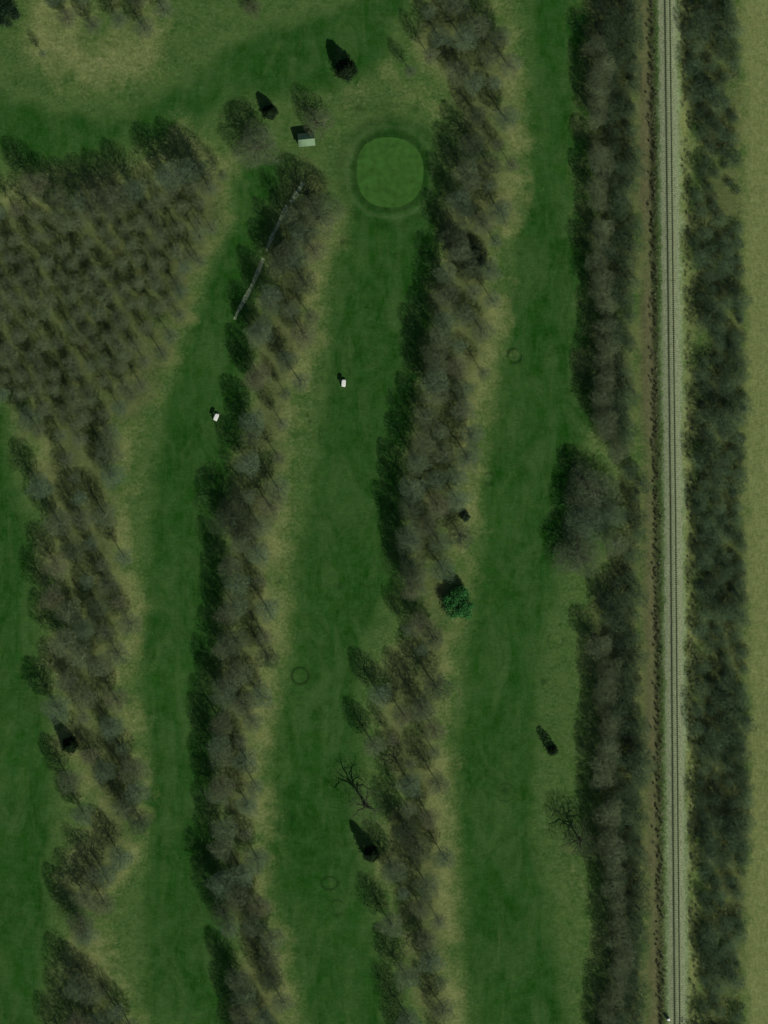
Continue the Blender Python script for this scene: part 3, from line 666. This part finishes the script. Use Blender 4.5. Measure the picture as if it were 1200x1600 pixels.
con(541, 110, 8.0, 3.5, 'largest black-green conifer, standing on the grass above the putting green', 1, n=7000)
con(422, 176, 5.4, 2.4, 'slim dark conifer between two bare trees above the shed', 2, n=4500)
con(580, 1334, 8.8, 2.6, 'pointed dark conifer at the left edge of the lower middle belt', 3, n=5000)
con(110, 1164, 8.6, 2.9, 'dark conifer in the far left belt, with a thin pointed shadow', 4, n=5000, p=1.7)
con(863, 1172, 6.0, 1.7, 'small thin conifer on the rough grass left of the railway wood', 5, n=1300, p=.45)
tb, v, f = broad(11, 4.8, 5.2, n=13000)
place('evergreen_tree', tb, v, f, greenl, 716, 943, 'bright green rounded evergreen at the foot of the middle belt', 'evergreen tree')
tb, v, f = broad(12, 7.5, 5.2, n=9000)
place('evergreen_tree', tb, v, f, mat('corner leaves', (.012, .034, .012), .8, .2, .35, .9), 8, 22, 'dark green evergreen tree cut by the top left corner', 'evergreen tree')
tb, v, f = broad(13, 2.2, 1.5, n=1200, zlo=.05)
place('evergreen_shrub', tb, v, f, dullg, 727, 808, 'small dark shrub at the right edge of the middle belt', 'shrub')
tb, v, f = broad(14, 6.0, 4.4, n=5500)
place('evergreen_tree', tb, v, f, dullg, 742, 404, 'dull dark evergreen in the middle belt below the green, at its right edge', 'evergreen tree')
tb, v, f = broad(15, 5.5, 4.0, n=4800)
place('evergreen_tree', tb, v, f, dullg, 712, 385, 'dull dark evergreen just left of its twin, below the putting green', 'evergreen tree')

# low scrub along the ditch beside the track, and pale tussocks: nobody could count them
def scrub(name, xs, hgtr, rad_, m, label, n_leaf=90, size=.11):
    r = np.random.default_rng(hash(name) % 1000 if False else len(name)); Vs = []; Fs = []; n = 0
    for px, py in xs:
        x, y = W(px, py); R_ = r.uniform(*rad_); H_ = r.uniform(*hgtr)
        d = unit(r.normal(size=(n_leaf, 3))); d[:,2] = np.abs(d[:,2]); p_ = d*np.array([R_, R_, H_])*(.4+.6*r.random((n_leaf, 1)))
        v, f = leaf_cloud(r, p_+np.array([x, y, hz(x, y)]), d, size)
        Vs.append(v); Fs.append(f+n); n += len(v)
    tag(link(name, mesh_np(name, np.concatenate(Vs), np.concatenate(Fs), m)), label, 'scrub', kind='stuff')
def tx(py): return np.interp(py, [a for a, b_ in TRK], [b_ for a, b_ in TRK])
xs = [(tx(p)-27+random.gauss(0, 3.5), p) for p in np.arange(-60, 1700, 4.0) if random.random() < .78]
scrub('ditch_scrub', xs, (.4, 1.3), (.3, .8), mat('scrub stems', (.055, .06, .032), .9, .1, .5, .8), 'low dark scrub in a line along the left side of the track')
xs = [(tx(p)-22+random.gauss(0, 3), p) for p in np.arange(-60, 1700, 3.0) if random.random() < .6]
scrub('dry_tussocks', xs, (.2, .5), (.2, .5), mat('dry tussock', (.23, .24, .14), .9, .1, .4, .8), 'pale dry tussocks and stems at the left edge of the ballast', 40, .09)
xs = [(tx(p)+random.uniform(20, 34), p) for p in np.arange(-60, 1700, 5.0) if random.random() < .7]
scrub('verge_scrub', xs, (.4, 1.4), (.4, 1.0), mat('verge scrub', (.10, .12, .06), .9, .1, .5, .8), 'mixed low scrub between the track and the right thicket')
# ivy and evergreen understorey among the thicket
xs = [q[:2] for q in scatter(belt(E_L, E_R, 16, -8), 17, (1, 2), 5000) if random.random() < .55]
scrub('thicket_undergrowth', xs, (1.5, 4.2), (1.2, 2.5), mat('undergrowth', (.045, .075, .04), .9, .1, .5, .3), 'dull green undergrowth showing through the right hand thicket', 420, .14)
xs = [q[:2] for q in scatter(belt(D_L, D_R, 40, -8), 20, (1, 2), 4000) if random.random() < .4]
scrub('wood_undergrowth', xs, (1.0, 3.0), (1.0, 2.0), mat('wood undergrowth', (.05, .065, .035), .9, .1, .5, .3), 'dull brown green undergrowth beneath the wood left of the railway', 300, .14)

# ---------------------------------------------------------------- gravel path beside belt B
pp = [(474,285),(462,305),(447,325),(436,348),(424,372),(413,400),(403,425),(392,450),(380,472),(370,490),(362,512)]
mb = MB(); pts = []
for k in range(len(pp)-1):
    for u in np.linspace(0, 1, 8)[:-1]: pts.append((pp[k][0]*(1-u)+pp[k+1][0]*u, pp[k][1]*(1-u)+pp[k+1][1]*u))
pl = np.array([W(*p) for p in pts]); dv = np.gradient(pl, axis=0); dv /= np.linalg.norm(dv, axis=1)[:,None]; nv = np.c_[-dv[:,1], dv[:,0]]
wd_ = (.15+.55*vnoise(pl[:,0], pl[:,1], 2.2, 4)+.2*rng.random(len(pl)))[:,None]
a_ = pl+nv*wd_; b2 = pl-nv*wd_
Vp = np.stack([np.c_[a_, hgt(a_[:,0], a_[:,1])+.05], np.c_[b2, hgt(b2[:,0], b2[:,1])+.05]], 1).reshape(-1, 3)
i_ = np.arange(len(pl)*2).reshape(-1, 2); Fp = np.stack([i_[:-1,0], i_[1:,0], i_[1:,1], i_[:-1,1]], -1); Fp = Fp[vnoise(pl[:-1,0], pl[:-1,1], 2.6, 14) > .24]
tag(link('gravel_path', mesh_np('gravel_path', Vp, Fp, mat('pale gravel', (.22, .28, .15), .95, .0, .4, 2))), kind='structure')

# ---------------------------------------------------------------- shed
def empty(name, px, py, rz=0):
    x, y = W(px, py); o = bpy.data.objects.new(name, None); C.objects.link(o); o.location = (x, y, hz(x, y)); o.rotation_euler = (0, 0, rz); o.empty_display_size = .5; return o
sh = empty('shed', 479, 219, radians(6))
tag(sh, 'small gabled shed with pale green metal roof left of the putting green', 'shed')
wm = mat('shed boards', (.16, .15, .11), .85, .2, .2, 2); rm = mat('pale green sheet roof', (.17, .27, .15), .7, .2, .12, 1.2)
L2, W2, hw, hr = 2.35, 1.85, 2.3, 3.5
mb = MB()
Vw = [(-L2,-W2,-.1),(L2,-W2,-.1),(L2,W2,-.1),(-L2,W2,-.1),(-L2,-W2,hw),(L2,-W2,hw),(L2,W2,hw),(-L2,W2,hw)]
mb.add(Vw, [(0,1,5,4),(1,2,6,5),(2,3,7,6),(3,0,4,7)])
for s_ in (-L2, L2): mb.add([(s_,-W2,hw),(s_,W2,hw),(s_,.02,hr-.05),(s_,-.02,hr-.05)], [(0,1,2,3)])
walls = link('wall', mb.mesh('wall', wm), sh)
for sgn in (-1, 1):
    mb = MB(); o_ = .25
    A_ = [(-L2-o_, 0, hr), (L2+o_, 0, hr), (L2+o_, sgn*(W2+o_), hw-.16), (-L2-o_, sgn*(W2+o_), hw-.16)]
    T_ = [(a, b_, c_+.06) for a, b_, c_ in A_]
    mb.add(A_+T_, [(0,1,2,3),(4,5,6,7),(1,2,6,5),(2,3,7,6),(3,0,4,7)])
    for k in np.arange(-L2-.2, L2+.3, .42):   # standing seams
        p0 = np.array([k, sgn*.05, hr+.06]); p1 = np.array([k, sgn*(W2+o_), hw-.10+.02]); mb.add(*tubes(np.array([[p0, p1]]), np.array([[.025, .025]]), 4))
    link('roof_panel', mb.mesh('roof_panel', rm), sh)
mb = MB(); mb.add(*tubes(np.array([[[-L2-.25,0,hr+.07],[L2+.25,0,hr+.07]]]), np.array([[.06,.06]]), 6)); link('ridge_cap', mb.mesh('ridge_cap', rm), sh)
mb = MB(); mb.box((.5, -W2-.03, 1.0), (.95, .05, 2.0)); dr_ = link('door', mb.mesh('door', mat('shed door', (.10, .09, .06), .8, .2, .2, 3)), sh)
mb = MB(); mb.box((.85, -W2-.08, 1.0), (.05, .06, .18)); link('handle', mb.mesh('handle', mat('handle iron', (.05, .05, .05), .4, .5)), dr_)

# ---------------------------------------------------------------- golf carts
white = mat('white cart plastic', (.80, .82, .74), .35, .4, .03, 2); dark = mat('black rubber', (.02, .02, .02), .8, .2, .1, 5)
seatm = mat('cream seat vinyl', (.30, .28, .2), .5, .3, .1, 3); steel = mat('grey cart frame', (.2, .2, .2), .4, .5, .1, 3)
bodym = mat('cart body paint', (.55, .56, .48), .35, .5, .05, 2)
def cart(px, py, rz, label):
    o = empty('golf_cart', px, py, rz); tag(o, label, 'golf cart', 'white-roofed golf carts')
    # roof: rounded slab
    n = 28; th_ = np.linspace(0, 2*pi, n, endpoint=False); ex = (np.abs(np.cos(th_)/.66)**5+np.abs(np.sin(th_)/1.08)**5)**(-1/5)
    mb = MB(); rings = []
    for z_, s_ in ((1.80,.0),(1.80,.97),(1.83,1.0),(1.86,.98),(1.895,.85),(1.91,.55),(1.915,.0)):
        rings.append(np.stack([ex*np.cos(th_)*s_, ex*np.sin(th_)*s_, np.full(n, z_)], -1))
    Vr = np.stack(rings).reshape(-1, 3); i_ = np.arange(7*n).reshape(7, n); n_ = np.roll(i_, -1, 1)
    mb.add(Vr, np.stack([i_[:-1], n_[:-1], n_[1:], i_[1:]], -1).reshape(-1, 4)); link('roof', mb.mesh('roof', white, True), o)
    mb = MB(); mb.box((0, .95, .50), (1.1, .55, .42), taper=.88); mb.box((0, .1, .32), (1.14, 1.4, .14)); mb.box((0, -.75, .52), (1.16, .8, .46), taper=.93)
    bd = link('body', mb.mesh('body', bodym), o)
    for sx in (-.4, .4):
        mb = MB(); mb.box((sx, 1.24, .55), (.16, .03, .1)); link('headlight', mb.mesh('headlight', white), o)
        for sy in (.95, -.75):
            mb = MB(); mb.disc((sx*1.32, sy, .23), (1, 0, 0), .23, .18)
            wh = link('wheel', mb.mesh('wheel', dark, False), o)
            mb = MB(); mb.disc((sx*1.32+math.copysign(.095, sx), sy, .23), (1, 0, 0), .11, .02); link('rim', mb.mesh('rim', steel), wh)
        for sy, y1 in ((.78, .66), (-.85, -.8)):
            mb = MB(); mb.add(*tubes(np.array([[[sx*1.3, sy, .6], [sx*1.35, y1, 1.81]]]), np.array([[.02, .02]]), 6)); link('roof_post', mb.mesh('roof_post', steel), o)
    mb = MB(); mb.box((0, -.35, .83), (1.0, .48, .12)); link('seat', mb.mesh('seat', seatm), o)
    mb = MB(); mb.box((0, -.62, 1.12), (1.0, .1, .42)); link('backrest', mb.mesh('backrest', seatm), o)
    mb = MB(); mb.add(*tubes(np.array([[[-.25,.68,.7],[-.25,.35,1.0]]]), np.array([[.02,.02]]), 6))
    a = np.linspace(0, 2*pi, 15); ring = np.stack([-.25+.17*np.cos(a), .35+.12*np.sin(a), 1.0+.12*np.sin(a)], -1)
    mb.add(*tubes(ring[None], np.full((1, 15), .014), 5)); link('steering_wheel', mb.mesh('steering_wheel', dark), o)
    for sx in (-.22, .22):
        mb = MB(); mb.add(*tubes(np.array([[[sx,-1.02,.55],[sx,-1.12,1.3]]]), np.array([[.12,.13]]), 10)); link('golf_bag', mb.mesh('golf_bag', dark), o)
    return o
cart(338, 652, radians(-22), 'white-roofed golf cart parked in the left fairway beside tree shadow')
cart(537, 599, radians(-4), 'white-roofed golf cart in the open on the middle fairway')

# small white cabinet by the track at the bottom
o = empty('signal_cabinet', 1044, 1592); tag(o, 'small pale cabinet beside the ballast at the bottom of the track', 'cabinet')
mb = MB(); mb.box((0, 0, .65), (.8, .6, 1.2)); link('body', mb.mesh('body', white), o)
mb = MB(); mb.box((0, 0, 1.28), (.92, .72, .07)); link('lid', mb.mesh('lid', white), o)
mb = MB(); mb.box((0, -.315, .65), (.62, .02, .95)); link('door', mb.mesh('door', bodym), o)
print('OBJECTS', len(bpy.data.objects))
